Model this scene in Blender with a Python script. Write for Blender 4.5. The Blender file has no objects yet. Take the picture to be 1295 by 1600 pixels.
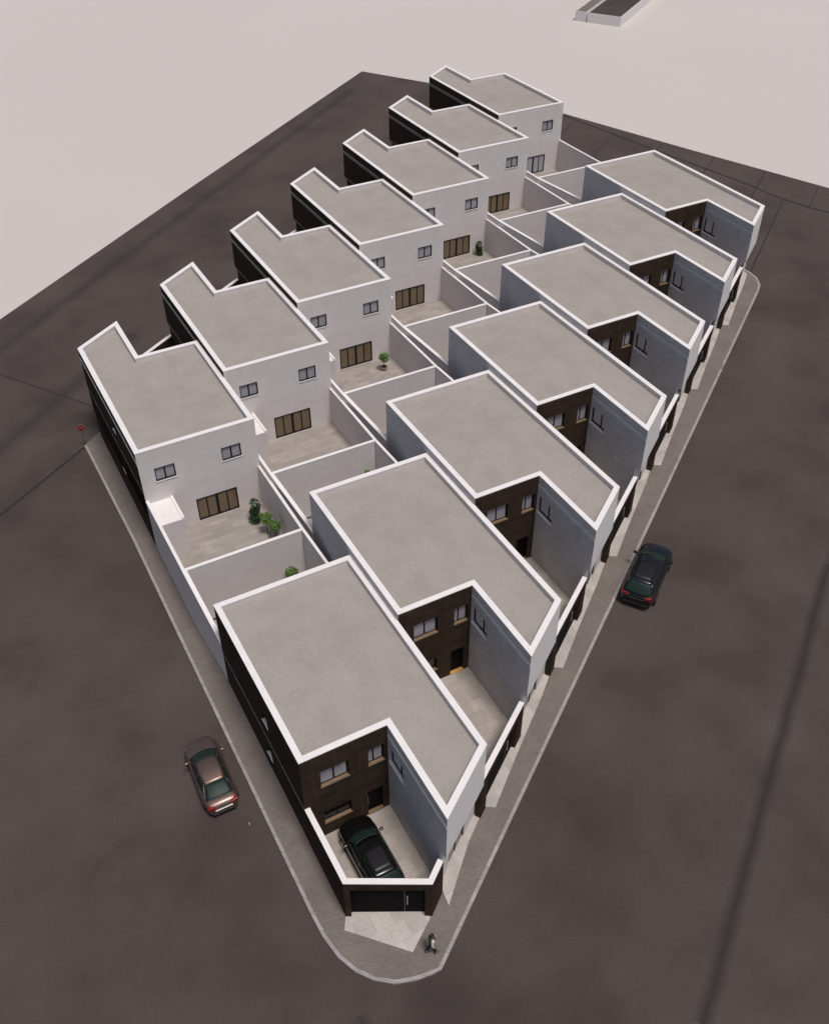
import bpy, bmesh, math, random
from mathutils import Vector, Matrix
from mathutils.geometry import tessellate_polygon
random.seed(7)
C = bpy.context.scene.collection
R = math.radians

# ------------------------------------------------------------------ helpers
def link(name, me, m, parent=None):
    o = bpy.data.objects.new(name, me); C.objects.link(o)
    if m: me.materials.append(m)
    if parent: o.parent = parent
    return o
class MB:
    """collects faces of ONE mesh"""
    def __init__(s): s.v = []; s.f = []
    def quad(s, *p):
        n = len(s.v); s.v += [tuple(q) for q in p]; s.f.append(tuple(range(n, n+len(p))))
    def box(s, x0, x1, y0, y1, z0, z1):
        s.hexa([(x0,y0,z0),(x1,y0,z0),(x1,y1,z0),(x0,y1,z0),(x0,y0,z1),(x1,y0,z1),(x1,y1,z1),(x0,y1,z1)])
    def hexa(s, p):
        n = len(s.v); s.v += [tuple(q) for q in p]
        for f in ((3,2,1,0),(4,5,6,7),(0,1,5,4),(1,2,6,5),(2,3,7,6),(3,0,4,7)): s.f.append(tuple(n+i for i in f))
    def obox(s, O, u, n, u0, u1, n0, n1, z0, z1):
        """box in a wall frame: origin O, along u, outward n"""
        P = lambda a, b, z: (O[0]+u[0]*a+n[0]*b, O[1]+u[1]*a+n[1]*b, O[2]+z)
        # order so that the box is right handed (u, -n, z)
        s.hexa([P(u0,n1,z0),P(u1,n1,z0),P(u1,n0,z0),P(u0,n0,z0),P(u0,n1,z1),P(u1,n1,z1),P(u1,n0,z1),P(u0,n0,z1)])
    def prism(s, poly, z0, z1, top=True, bot=True):
        """poly CCW list of (x,y) or (x,y,zoff)"""
        n = len(s.v); k = len(poly)
        g = lambda z, q: z(q[0], q[1]) if callable(z) else z
        s.v += [(q[0],q[1],g(z0,q)) for q in poly] + [(q[0],q[1],g(z1,q)) for q in poly]
        tri = tessellate_polygon([[Vector((q[0],q[1],0)) for q in poly]])
        for t in tri:
            a,b,c = [Vector(poly[i][:2]) for i in t]
            if (b-a).cross(c-a) < 0: t = (t[0],t[2],t[1])
            if top: s.f.append(tuple(n+k+i for i in t))
            if bot: s.f.append(tuple(n+i for i in reversed(t)))
        for i in range(k):
            j = (i+1) % k; s.f.append((n+i,n+j,n+k+j,n+k+i))
    def ring(s, outer, inner, z0, z1):
        n = len(s.v); k = len(outer)
        for z in (z0, z1):
            s.v += [(q[0],q[1],z) for q in outer] + [(q[0],q[1],z) for q in inner]
        for i in range(k):
            j = (i+1) % k
            o0,o1,i0,i1 = n+i,n+j,n+k+i,n+k+j; O0,O1,I0,I1 = [q+2*k for q in (o0,o1,i0,i1)]
            s.f += [(o0,o1,O1,O0),(i1,i0,I0,I1),(O0,O1,I1,I0),(o1,o0,i0,i1)]
    def tube(s, p, q, r0, r1=None, k=8):
        r1 = r0 if r1 is None else r1
        p, q = Vector(p), Vector(q); d = (q-p).normalized()
        a = d.orthogonal().normalized(); b = d.cross(a); n = len(s.v)
        for c, r in ((p,r0),(q,r1)):
            for i in range(k):
                t = 2*math.pi*i/k; s.v.append(tuple(c+a*r*math.cos(t)+b*r*math.sin(t)))
        for i in range(k):
            j = (i+1) % k; s.f.append((n+i,n+j,n+k+j,n+k+i))
        s.f.append(tuple(n+i for i in reversed(range(k)))); s.f.append(tuple(n+k+i for i in range(k)))
    def grid(s, rows):
        n = len(s.v); w = len(rows[0])
        for r in rows: s.v += [tuple(q) for q in r]
        for i in range(len(rows)-1):
            for j in range(w-1):
                a = n+i*w+j; s.f.append((a,a+1,a+w+1,a+w))
    def build(s, name, m, parent=None, smooth=False, merge=False, bevel=0, sub=0, solid=0):
        me = bpy.data.meshes.new(name); me.from_pydata(s.v, [], s.f); me.update()
        if merge:
            bm = bmesh.new(); bm.from_mesh(me); bmesh.ops.remove_doubles(bm, verts=bm.verts, dist=1e-4)
            bmesh.ops.recalc_face_normals(bm, faces=bm.faces); bm.to_mesh(me); bm.free()
        if smooth:
            for p in me.polygons: p.use_smooth = True
        o = link(name, me, m, parent)
        if solid:
            d = o.modifiers.new('Solidify', 'SOLIDIFY'); d.thickness = solid; d.offset = -1
        if bevel:
            d = o.modifiers.new('Bevel', 'BEVEL'); d.width = bevel; d.segments = 2; d.limit_method = 'ANGLE'
        if sub:
            d = o.modifiers.new('Subsurf', 'SUBSURF'); d.levels = sub; d.render_levels = sub
        return o
def tag(o, label=None, cat=None, group=None, kind=None):
    if label: o['label'] = label
    if cat: o['category'] = cat
    if group: o['group'] = group
    if kind: o['kind'] = kind
    return o
def thing(name, loc, rz=0, label=None, cat=None, group=None):
    o = bpy.data.objects.new(name, None); C.objects.link(o)
    o.location = loc; o.rotation_euler = (0,0,rz); o.empty_display_size = .3; o['kind'] = 'thing'
    return tag(o, label, cat, group)
def inset(poly, d):
    """inward offset of a CCW polygon"""
    n = len(poly); out = []
    for i in range(n):
        a, b, c = Vector(poly[i-1]), Vector(poly[i]), Vector(poly[(i+1)%n])
        e1, e2 = (b-a).normalized(), (c-b).normalized()
        n1, n2 = Vector((-e1.y,e1.x)), Vector((-e2.y,e2.x))
        k = d/(1+n1.dot(n2)); out.append(tuple(b+(n1+n2)*k))
    return out

# ------------------------------------------------------------------ materials
def mat(name, col, rough=.8, metal=0, spec=.5, emit=None):
    m = bpy.data.materials.new(name); m.use_nodes = True
    b = m.node_tree.nodes['Principled BSDF']
    b.inputs['Base Color'].default_value = (*col, 1); b.inputs['Roughness'].default_value = rough
    b.inputs['Metallic'].default_value = metal; b.inputs['Specular IOR Level'].default_value = spec
    return m
def nd(m, t, **kw):
    n = m.node_tree.nodes.new(t)
    for k, v in kw.items(): setattr(n, k, v)
    return n
def lk(m, a, b): m.node_tree.links.new(a, b)
def obj_co(m, mode='Object'):
    return nd(m, 'ShaderNodeTexCoord').outputs[mode]
def noise(m, co, scale, detail=4, rough=.6):
    n = nd(m, 'ShaderNodeTexNoise'); n.inputs['Scale'].default_value = scale
    n.inputs['Detail'].default_value = detail; n.inputs['Roughness'].default_value = rough
    lk(m, co, n.inputs['Vector']); return n.outputs['Fac']
def ramp(m, fac, stops):
    r = nd(m, 'ShaderNodeValToRGB'); e = r.color_ramp.elements
    while len(e) < len(stops): e.new(.5)
    for i, (p, c) in enumerate(stops): e[i].position = p; e[i].color = (*c, 1)
    lk(m, fac, r.inputs['Fac']); return r.outputs['Color']
def mix(m, fac, a, b, mode='MIX'):
    n = nd(m, 'ShaderNodeMix', data_type='RGBA', blend_type=mode)
    if isinstance(fac, float): n.inputs[0].default_value = fac
    else: lk(m, fac, n.inputs[0])
    for i, v in ((6,a),(7,b)):
        if isinstance(v, tuple): n.inputs[i].default_value = (*v, 1)
        else: lk(m, v, n.inputs[i])
    return n.outputs[2]
def math_(m, op, a, b=None, c=None):
    n = nd(m, 'ShaderNodeMath', operation=op)
    for i, v in enumerate((a,b,c)):
        if v is None: continue
        if isinstance(v, (int,float)): n.inputs[i].default_value = v
        else: lk(m, v, n.inputs[i])
    return n.outputs[0]
def setcol(m, c): lk(m, c, m.node_tree.nodes['Principled BSDF'].inputs['Base Color'])
def bump(m, h, st=.2, dist=.01):
    b = nd(m, 'ShaderNodeBump'); b.inputs['Strength'].default_value = st; b.inputs['Distance'].default_value = dist
    lk(m, h, b.inputs['Height']); lk(m, b.outputs['Normal'], m.node_tree.nodes['Principled BSDF'].inputs['Normal'])
def sc(c, k): return tuple(x*k for x in c)
def wall_uv(m):
    """(x+y, z, 0) so that one brick pattern works on every upright face"""
    s = nd(m, 'ShaderNodeSeparateXYZ'); lk(m, obj_co(m), s.inputs[0])
    c = nd(m, 'ShaderNodeCombineXYZ'); lk(m, math_(m,'ADD',s.outputs[0],s.outputs[1]), c.inputs[0]); lk(m, s.outputs[2], c.inputs[1])
    return c.outputs[0]
def brick(m, co, c1, c2, mortar, bw, bh, ms, scale=1, off=.5):
    b = nd(m, 'ShaderNodeTexBrick'); b.offset = off
    for k, v in (('Color1',(*c1,1)),('Color2',(*c2,1)),('Mortar',(*mortar,1)),('Scale',scale),('Mortar Size',ms),('Brick Width',bw),('Row Height',bh),('Mortar Smooth',.1),('Bias',0)):
        b.inputs[k].default_value = v
    lk(m, co, b.inputs['Vector']); return b
M = {}
# white render: fine coursed texture and faint weathering
m = M['wall'] = mat('white_render', (.6,.6,.6), .9, spec=.2); co = obj_co(m); uv = wall_uv(m)
WC = (.735,.685,.672)
b = brick(m, uv, sc(WC,1.01), sc(WC,.965), sc(WC,.86), .36, .12, .010)
st = ramp(m, noise(m, co, .7, 6, .65), [(.3,(.90,.90,.90)),(.7,(1.0,1.0,1.0))])
c = mix(m, 1.0, b.outputs['Color'], st, 'MULTIPLY')
sp = ramp(m, noise(m, co, 26, 2), [(.35,(.90,.90,.90)),(.65,(1.04,1.04,1.04))])
setcol(m, mix(m, 1.0, c, sp, 'MULTIPLY')); bump(m, noise(m, co, 40, 3), .35, .01)
m = M['block'] = mat('shade_toned_blockwork', (.5,.5,.52), .92, spec=.15); co = obj_co(m); uv = wall_uv(m)  # white wall darkened and blued; the side walls' shade is in the colour
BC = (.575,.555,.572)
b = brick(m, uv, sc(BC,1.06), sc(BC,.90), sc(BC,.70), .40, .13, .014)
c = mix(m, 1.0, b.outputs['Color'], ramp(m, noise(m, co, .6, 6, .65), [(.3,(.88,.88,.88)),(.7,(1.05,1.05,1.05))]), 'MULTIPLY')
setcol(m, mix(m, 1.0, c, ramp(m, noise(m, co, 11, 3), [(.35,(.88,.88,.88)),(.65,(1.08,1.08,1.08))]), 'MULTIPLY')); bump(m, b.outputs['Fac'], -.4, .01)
m = M['front'] = mat('sun_toned_front', (.84,.80,.79), .7); co = obj_co(m)  # whiter than the other walls; sunlight on the front is in the colour
setcol(m, ramp(m, noise(m, co, .8, 5), [(.3,(.81,.765,.755)),(.7,(.87,.825,.815))]))
# white coping
m = M['cap'] = mat('white_coping', (.78,.75,.74), .6); co = obj_co(m)
setcol(m, ramp(m, noise(m, co, 1.6, 6, .7), [(.3,(.82,.775,.755)),(.65,(.90,.852,.83))])); bump(m, noise(m, co, 30, 3), .1, .004)
# dark brown cladding boards
m = M['clad'] = mat('brown_cladding', (.04,.03,.025), .9, spec=.04); co = obj_co(m); uv = wall_uv(m)
DC = (.052,.0355,.026)
b = brick(m, uv, sc(DC,1.0), sc(DC,.82), (.090,.062,.043), 1.2, .6, .010, off=0.0)
fine = nd(m,'ShaderNodeTexWave', wave_type='BANDS', bands_direction='Y'); fine.inputs['Scale'].default_value = 5; fine.inputs['Distortion'].default_value = .6; fine.inputs['Detail'].default_value = 2
lk(m, uv, fine.inputs['Vector'])
c = mix(m, 1.0, b.outputs['Color'], ramp(m, fine.outputs['Fac'], [(.2,(.82,.82,.82)),(.8,(1.08,1.08,1.08))]), 'MULTIPLY')
setcol(m, mix(m, 1.0, c, ramp(m, noise(m, co, 1.2, 5), [(.3,(.8,.8,.8)),(.7,(1.15,1.15,1.15))]), 'MULTIPLY')); bump(m, fine.outputs['Fac'], .3, .01)
# gravel roof
m = M['roof'] = mat('gravel_roof', (.37,.34,.32), .95, spec=.15); co = obj_co(m, 'Object')
sp = noise(m, co, 13, 5, .75); big = noise(m, co, .55, 4)
c = ramp(m, sp, [(.30,(.315,.279,.257)),(.5,(.382,.341,.314)),(.70,(.438,.394,.365))])
setcol(m, mix(m, 1.0, c, ramp(m, big, [(.3,(.91,.91,.90)),(.7,(1.04,1.04,1.04))]), 'MULTIPLY')); bump(m, sp, .5, .02)
M['shedroof'] = mat('white_membrane', (.84,.80,.775), .7)
co = obj_co(M['shedroof']); setcol(M['shedroof'], ramp(M['shedroof'], noise(M['shedroof'], co, 2.2, 5), [(.3,(.80,.755,.73)),(.7,(.87,.83,.80))]))
# tiled terrace
def tiles(name, col, tw, th):
    m = M[name] = mat(name, col, .6, spec=.3); co = obj_co(m)
    b = brick(m, co, sc(col,1.1), sc(col,.87), sc(col,.72), tw, th, .008)
    n2 = ramp(m, noise(m, co, 1.1, 6, .7), [(.3,(.86,.86,.85)),(.7,(1.06,1.06,1.05))])
    c = mix(m, 1.0, b.outputs['Color'], n2, 'MULTIPLY')
    setcol(m, mix(m, 1.0, c, ramp(m, noise(m, co, 9, 4), [(.35,(.93,.93,.92)),(.65,(1.04,1.04,1.04))]), 'MULTIPLY')); return m
tiles('garden_tile', (.378,.337,.312), 1.3, .42)
tiles('court_tile', (.455,.402,.370), .8, .8)
tiles('pad_tile', (.53,.475,.445), .9, .9)
# asphalt with worn blotches and long soft seams (object space of a sheet at the origin = metres)
def asphalt(name, seams):
    m = M[name] = mat(name, (.07,.06,.055), .9, spec=.25); co = obj_co(m)
    c = mix(m, 1.0, ramp(m, noise(m, co, .19, 4, .55), [(.30,(.060,.0462,.0412)),(.52,(.081,.0635,.0570)),(.72,(.090,.0712,.0640))]), ramp(m, noise(m, co, .07, 3), [(.35,(.88,.88,.88)),(.6,(1.04,1.04,1.04))]), 'MULTIPLY')
    fine = noise(m, co, 22, 4, .7)
    c = mix(m, 1.0, c, ramp(m, fine, [(.3,(.80,.80,.80)),(.7,(1.2,1.2,1.2))]), 'MULTIPLY')
    s = nd(m, 'ShaderNodeSeparateXYZ'); lk(m, co, s.inputs[0])
    wob = math_(m, 'MULTIPLY', math_(m,'SUBTRACT',noise(m, co, .25, 2),.5), .45)
    tot = None
    for (x0,y0,x1,y1,w,a) in seams:
        L = math.hypot(x1-x0,y1-y0); ux,uy = (x1-x0)/L,(y1-y0)/L
        px = math_(m,'SUBTRACT',s.outputs[0],x0); py = math_(m,'SUBTRACT',s.outputs[1],y0)
        t = math_(m,'ADD',math_(m,'MULTIPLY',px,ux),math_(m,'MULTIPLY',py,uy))
        d = math_(m,'ADD',math_(m,'MULTIPLY',px,-uy),math_(m,'MULTIPLY',py,ux)); d = math_(m,'ADD',d,wob)
        f = math_(m,'SUBTRACT',1.0,math_(m,'MINIMUM',math_(m,'DIVIDE',math_(m,'ABSOLUTE',d),w),1.0))
        ins = math_(m,'MULTIPLY',math_(m,'GREATER_THAN',t,0.0),math_(m,'LESS_THAN',t,L))
        f = math_(m,'MULTIPLY',math_(m,'MULTIPLY',f,ins),a)
        tot = f if tot is None else math_(m,'MAXIMUM',tot,f)
    if tot is not None: c = mix(m, tot, c, (.030,.024,.023))
    setcol(m, c); bump(m, fine, .35, .012); return m
asphalt('asphalt', [(11.4,-27.5,36.3,-10.3,.5,.85),(36.3,-10.3,62,8,.42,.5),(-6,41.0,46.3,78.6,.9,.5),(-14,23.5,6,38.5,1.1,.55),(-14,35.5,-2,44.2,.8,.35),(-1.4,-19.9,-1.45,-26,.5,.6),(-1.45,-26,2,-40,.5,.6)])
asphalt('slab_asphalt', [])
m = M['joint'] = mat('dark_tar_joint', (.022,.018,.018), .8)
# brick-paved sidewalk
m = M['sidewalk'] = mat('small_pavers', (.19,.16,.14), .85, spec=.25); co = obj_co(m)
mp = nd(m,'ShaderNodeMapping'); mp.inputs['Rotation'].default_value = (0,0,R(35)); lk(m, co, mp.inputs['Vector'])
b = brick(m, mp.outputs[0], (.236,.198,.177), (.196,.164,.146), (.128,.107,.096), .16, .08, .008)
setcol(m, mix(m, 1.0, b.outputs['Color'], ramp(m, noise(m, co, .6, 5), [(.3,(.88,.88,.88)),(.7,(1.08,1.08,1.08))]), 'MULTIPLY')); bump(m, b.outputs['Fac'], -.3, .01)
m = M['kerb'] = mat('concrete_kerb', (.38,.34,.33), .8); co = obj_co(m)
b = brick(m, wall_uv(m), (1.0,1.0,1.0), (.88,.88,.88), (.55,.54,.53), .9, 4.0, .02, off=0.0)
setcol(m, mix(m, 1.0, b.outputs['Color'], ramp(m, noise(m, co, 3, 5), [(.3,(.31,.28,.27)),(.7,(.43,.39,.38))]), 'MULTIPLY'))
m = M['ground'] = mat('pale_plain', (.6,.55,.53), .95, spec=.1); co = obj_co(m)
setcol(m, ramp(m, noise(m, co, .02, 3), [(.3,(.592,.545,.518)),(.7,(.607,.559,.532))]))
M['slabside'] = mat('white_concrete', (.72,.69,.68), .8)
M['frame'] = mat('black_aluminium', (.009,.009,.011), .55, spec=.2)
M['door'] = mat('black_lacquer', (.004,.004,.004), .6, spec=.08)
m = M['gate'] = mat('black_slats', (.013,.012,.012), .8, spec=.06); uv = wall_uv(m)
w_ = nd(m,'ShaderNodeTexWave', wave_type='BANDS', bands_direction='Y'); w_.inputs['Scale'].default_value = 3.2; lk(m, uv, w_.inputs['Vector'])
setcol(m, ramp(m, w_.outputs['Fac'], [(.1,(.003,.003,.003)),(.5,(.009,.008,.008))])); bump(m, w_.outputs['Fac'], .5, .02)
m = M['pane'] = mat('curtained_glass', (.17,.165,.19), .12, spec=.6); uv = wall_uv(m)
w_ = nd(m,'ShaderNodeTexWave', wave_type='BANDS', bands_direction='X'); w_.inputs['Scale'].default_value = 3.0; w_.inputs['Distortion'].default_value = 1.0; lk(m, uv, w_.inputs['Vector'])
setcol(m, ramp(m, w_.outputs['Fac'], [(.0,(.31,.295,.33)),(1.,(.385,.37,.405))]))
m = M['darkpane'] = mat('dark_glass', (.016,.018,.018), .08, spec=.6)
m = M['brownpane'] = mat('bronze_glass', (.10,.07,.04), .12, spec=.6); co = obj_co(m)
w_ = nd(m,'ShaderNodeTexWave', wave_type='BANDS', bands_direction='DIAGONAL'); w_.inputs['Scale'].default_value = 1.4; w_.inputs['Distortion'].default_value = 2.5; w_.inputs['Detail'].default_value = 3; lk(m, co, w_.inputs['Vector'])
setcol(m, ramp(m, w_.outputs['Fac'], [(.1,(.150,.106,.060)),(.9,(.172,.122,.072))]))
m = M['gardenpane'] = mat('grey_curtained_glass', (.5,.48,.5), .12, spec=.5); uv = wall_uv(m)
w_ = nd(m,'ShaderNodeTexChecker'); w_.inputs['Scale'].default_value = 22; lk(m, uv, w_.inputs['Vector'])
setcol(m, mix(m, w_.outputs['Fac'], (.30,.285,.31), (.40,.38,.41)))
M['sidepane'] = mat('wall_coloured_glass', (.62,.60,.62), .15, spec=.5)
M['lilacpane'] = mat('reflection_toned_glass', (.36,.35,.38), .1, spec=.6)  # pale base colour stands in for the reflection on the farthest sliding door
M['timber'] = mat('oak_sill', (.24,.155,.085), .6)
co = obj_co(M['timber']); setcol(M['timber'], ramp(M['timber'], noise(M['timber'], co, 8, 4), [(.3,(.165,.110,.064)),(.7,(.24,.165,.10))]))
M['threshold'] = mat('orange_oak_threshold', (.62,.33,.10), .55)
M['sill'] = mat('white_sill', (.74,.71,.70), .6)
M['greysill'] = mat('grey_stone_sill', (.66,.65,.68), .7)
M['trim'] = mat('pale_metal_trim', (.72,.70,.69), .6)
M['groove'] = mat('wall_groove', (.66,.63,.62), .8)
M['steel'] = mat('brushed_steel', (.40,.39,.38), .5, metal=.4)
M['post'] = mat('grey_post', (.14,.15,.14), .5, metal=.4)

# ------------------------------------------------------------------ survey of the site
H = 6.75                                   # roof top above the house floor
def G(x, y): return .0455*x + .030*y - 6.33     # pavement level
def road(x, y): return G(x, y) - .11
WR, SR, HR = 8.05, 5.587, .5306
WL, SL, HL = 7.72, 5.387, .4972
LX, LY, LZ = -.29, 12.605, 1.752
def Ro(i): return Vector((WR*i, SR*i, HR*i-H))      # house floor corner A
def Lo(i): return Vector((LX+WL*i, LY+SL*i, LZ+HL*i-H))  # floor corner M
SLOPE = .694

# ------------------------------------------------------------------ the setting
def tess(polys, zf, name, m, kind='structure', thick=None):
    pts = [p for q in polys for p in q]
    me_v = [(x,y,zf(x,y)) for x,y in pts]; fs = []
    for t in tessellate_polygon([[Vector((x,y,0)) for x,y in q] for q in polys]):
        a,b,c = [Vector(pts[i]) for i in t]
        fs.append(t if (b-a).cross(c-a) > 0 else (t[0],t[2],t[1]))
    mb = MB(); mb.v = me_v; mb.f = [tuple(f) for f in fs]
    return tag(mb.build(name, m), kind=kind)
# block boundary (hole in the road sheet)
ly = lambda x: 26.3 + .698*(x-LX)
block = [(.02,-15.5),(3.45,-17.40),(4.45,-16.75),(56.2,-16.75+SLOPE*51.75),(56.2,40),(53.5,60),(53.5,ly(53.5)),(-.1,ly(-.1)),(-.1,12)]
outer = [(-80,-7.0),(-80,-70),(95,-70),(84,0),(75.1,27.7),(69.5,42.1),(63.7,57.8),(55.1,75.1),(49.8,83.4),(19.6,62.95),(-3.6,46.9)]
tess([outer, block], road, 'road', M['asphalt'])
# white edge of the road slab
mb = MB()
for i in range(len(outer)):
    a, b = outer[i], outer[(i+1)%len(outer)]
    mb.quad((*a,road(*a)-1.25),(*b,road(*b)-1.25),(*b,road(*b)-.005),(*a,road(*a)-.005))
tag(mb.build('road_slab_edge', M['slabside']), kind='structure')
mb = MB(); S_ = 900
mb.quad(*[(x,y,G(x,y)-1.3) for x,y in ((-S_,-S_),(S_,-S_),(S_,S_),(-S_,S_))])
tag(mb.build('ground', M['ground']), kind='structure')
# sidewalk with kerb
outer_k = [(-1.68,25.6),(-1.45,14),(-1.45,0),(-1.45,-14.6),(-1.40,-16.0),(-1.18,-17.2),(-.78,-18.15),(-.2,-18.9),(.55,-19.5),(1.46,-19.82),(2.2,-19.95),(2.67,-19.97),
  (9.4,-15.3),(25.0,-4.55),(55.15,16.35),(56.0,17.05),(56.6,18.1),(56.75,19.2),(56.62,20.3)]
def smooth_line(p, n=0): return p
in_k = [(56.3,20.3),(56.3,19.0),(4.45,-16.8+.0),(3.46,-17.5),(.02,-15.6),(-.06,12),(-.1,26.75)]
mb = MB(); mb.prism(list(reversed(list(reversed(outer_k+in_k)))), road, G, bot=False)
o = tag(mb.build('sidewalk', M['sidewalk']), kind='structure')
mb = MB(); kw = .15
for i in range(len(outer_k)-1):
    a, b = Vector(outer_k[i]), Vector(outer_k[i+1])
    def nrm(k):
        a0 = Vector(outer_k[max(k-1,0)]); b0 = Vector(outer_k[min(k+1,len(outer_k)-1)]); d = (b0-a0).normalized(); return Vector((-d.y,d.x))
    na, nb = nrm(i)*kw, nrm(i+1)*kw
    oa, ob = a-na*.15, b-nb*.15; ia, ib = a+na, b+nb
    mb.hexa([(*oa,G(*oa)-.16),(*ob,G(*ob)-.16),(*ib,G(*ib)-.16),(*ia,G(*ia)-.16),(*oa,G(*oa)+.012),(*ob,G(*ob)+.012),(*ib,G(*ib)+.012),(*ia,G(*ia)+.012)])
tag(mb.build('kerb', M['kerb']), kind='structure')
# tar joints
def joint(pts, w, name='road_joint'):
    mb = MB()
    for i in range(len(pts)-1):
        a, b = Vector(pts[i]), Vector(pts[i+1]); d = (b-a).normalized(); n = Vector((-d.y,d.x))*w/2
        mb.quad(*[(q.x,q.y,road(q.x,q.y)+.004) for q in (a-n,b-n,b+n,a+n)])
    return tag(mb.build(name, M['joint']), kind='structure')
joint([(-30,7.0),(-8.7,21.2),(-1.75,25.5)], .22)
joint([(-12,48.0),(-5.3,38.4),(.2,30.1),(1,28.8)], .12)
joint([(61.5,60.5),(63.4,57.1),(66.3,43.7),(68.9,32.4),(69.2,29.5),(70.2,26.0),(73,20),(80,5)], .26)
joint([(52.5,16.1),(69.0,27.9)], .12)
for a, b in (((65.4,50.4),(58.3,45.6)),((68.0,45.2),(60.5,40.1)),((70.2,39.3),(60.6,32.9)),((72.2,33.8),(62.4,27.0)),((74.2,28.3),(70.0,25.5)),((63.2,55.4),(57.9,51.8))): joint([a,b], .1)
# fragment of another road at the top edge
t0, t1, t2, t3 = (87.46,86.07),(90.17,81.82),(97.5,88.7),(94.4,93.3)
far = lambda a, b, k: (a[0]+(b[0]-a[0])*k, a[1]+(b[1]-a[1])*k)
f1 = (90.17+7.35*1.8, 81.82+4.58*1.8); f0 = (87.46+5.58*2.3, 86.07+3.39*2.3)
mb = MB(); zs = lambda x,y: G(x,y)
mb.prism([t0,t1,f1,f0], lambda x,y: G(x,y)-1.35, zs); tag(mb.build('road_fragment', M['slabside']), kind='structure')
mb = MB(); ins = inset([t0,t1,f1,f0], .12); mb.quad(*[(x,y,G(x,y)+.006) for x,y in ins]); tag(mb.build('road_fragment_surface', M['slab_asphalt']), kind='structure')
sf = [(86.55,87.75),(87.35,86.25),(f0[0]-.12,f0[1]+.18),(f0[0]-.95,f0[1]+1.68)]
mb = MB(); mb.prism(sf, lambda x,y: G(x,y)-1.35, lambda x,y: G(x,y)+.02); tag(mb.build('sidewalk_fragment', M['slabside']), kind='structure')
mb = MB(); mb.quad(*[(x,y,G(x,y)+.026) for x,y in inset(sf,.1)]); tag(mb.build('sidewalk_fragment_surface', M['sidewalk']), kind='structure')

# ------------------------------------------------------------------ houses
def facade(mb, P, Q, z0, z1, holes=()):
    """upright wall P->Q (outside on the right), holes (u0,u1,z0,z1,depth) with reveals"""
    P, Q = Vector(P), Vector(Q); L = (Q-P).length; d = (Q-P)/L; n = Vector((d.y,-d.x))
    X = lambda u, z, k=0: (P.x+d.x*u-n.x*k, P.y+d.y*u-n.y*k, z)
    us = sorted({0,L,*[h[0] for h in holes],*[h[1] for h in holes]}); zs = sorted({z0,z1,*[h[2] for h in holes],*[h[3] for h in holes]})
    for a, b in zip(us, us[1:]):
        for c, e in zip(zs, zs[1:]):
            if any(h[0] <= (a+b)/2 <= h[1] and h[2] <= (c+e)/2 <= h[3] for h in holes): continue
            mb.quad(X(a,c),X(b,c),X(b,e),X(a,e))
    for u0,u1,a,b,k in holes:
        mb.quad(X(u0,a),X(u1,a),X(u1,a,k),X(u0,a,k)); mb.quad(X(u0,b,k),X(u1,b,k),X(u1,b),X(u0,b))
        mb.quad(X(u0,a,k),X(u0,b,k),X(u0,b),X(u0,a)); mb.quad(X(u1,a),X(u1,b),X(u1,b,k),X(u1,a,k))
def fitting(parent, name, P, Q, hole, bars, fw, pane, sill=None, sw=.0, st=.05, frame='frame', thin=None, panelabel=None, deep=False):
    """window or glazed door filling a hole of facade P->Q"""
    P, Q = Vector(P), Vector(Q); d = (Q-P).normalized(); n = Vector((d.y,-d.x)); u0,u1,z0,z1,k = hole
    O = (P.x, P.y, 0); mb = MB(); t = .06; b0 = -k; b1 = -.004 if deep else -k+t
    zb = z0+(st if sill else 0)
    mb.obox(O,d,n,u0,u1,b0,b1,zb,zb+fw); tw = thin or fw; mb.obox(O,d,n,u0,u1,b0,b1,z1-tw,z1)
    mb.obox(O,d,n,u0,u0+fw,b0,b1,zb+fw,z1-tw); mb.obox(O,d,n,u1-tw,u1,b0,b1,zb+fw,z1-tw)
    for (f, w) in bars:
        c = u0+(u1-u0)*f; mb.obox(O,d,n,c-w/2,c+w/2,b0,-k+t-.002,zb+fw,z1-fw)
    w = mb.build(name, M[frame], parent)
    mb = MB(); mb.obox(O,d,n,u0+fw*.5,u1-fw*.5,b0+.015,b0+.035,zb+fw*.5,z1-fw*.5)
    pn = mb.build('pane', M[pane], w)
    if panelabel: pn['label'] = panelabel
    if sill:
        mb = MB(); mb.obox(O,d,n,u0+.002,u1-.002,-k+.002,.0,z0-.0+.002,zb); mb.obox(O,d,n,u0-.04,u1+.04,.001,max(sw,.02),z0-.03,zb)
        mb.build('sill', M[sill], w)
    return w
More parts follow.
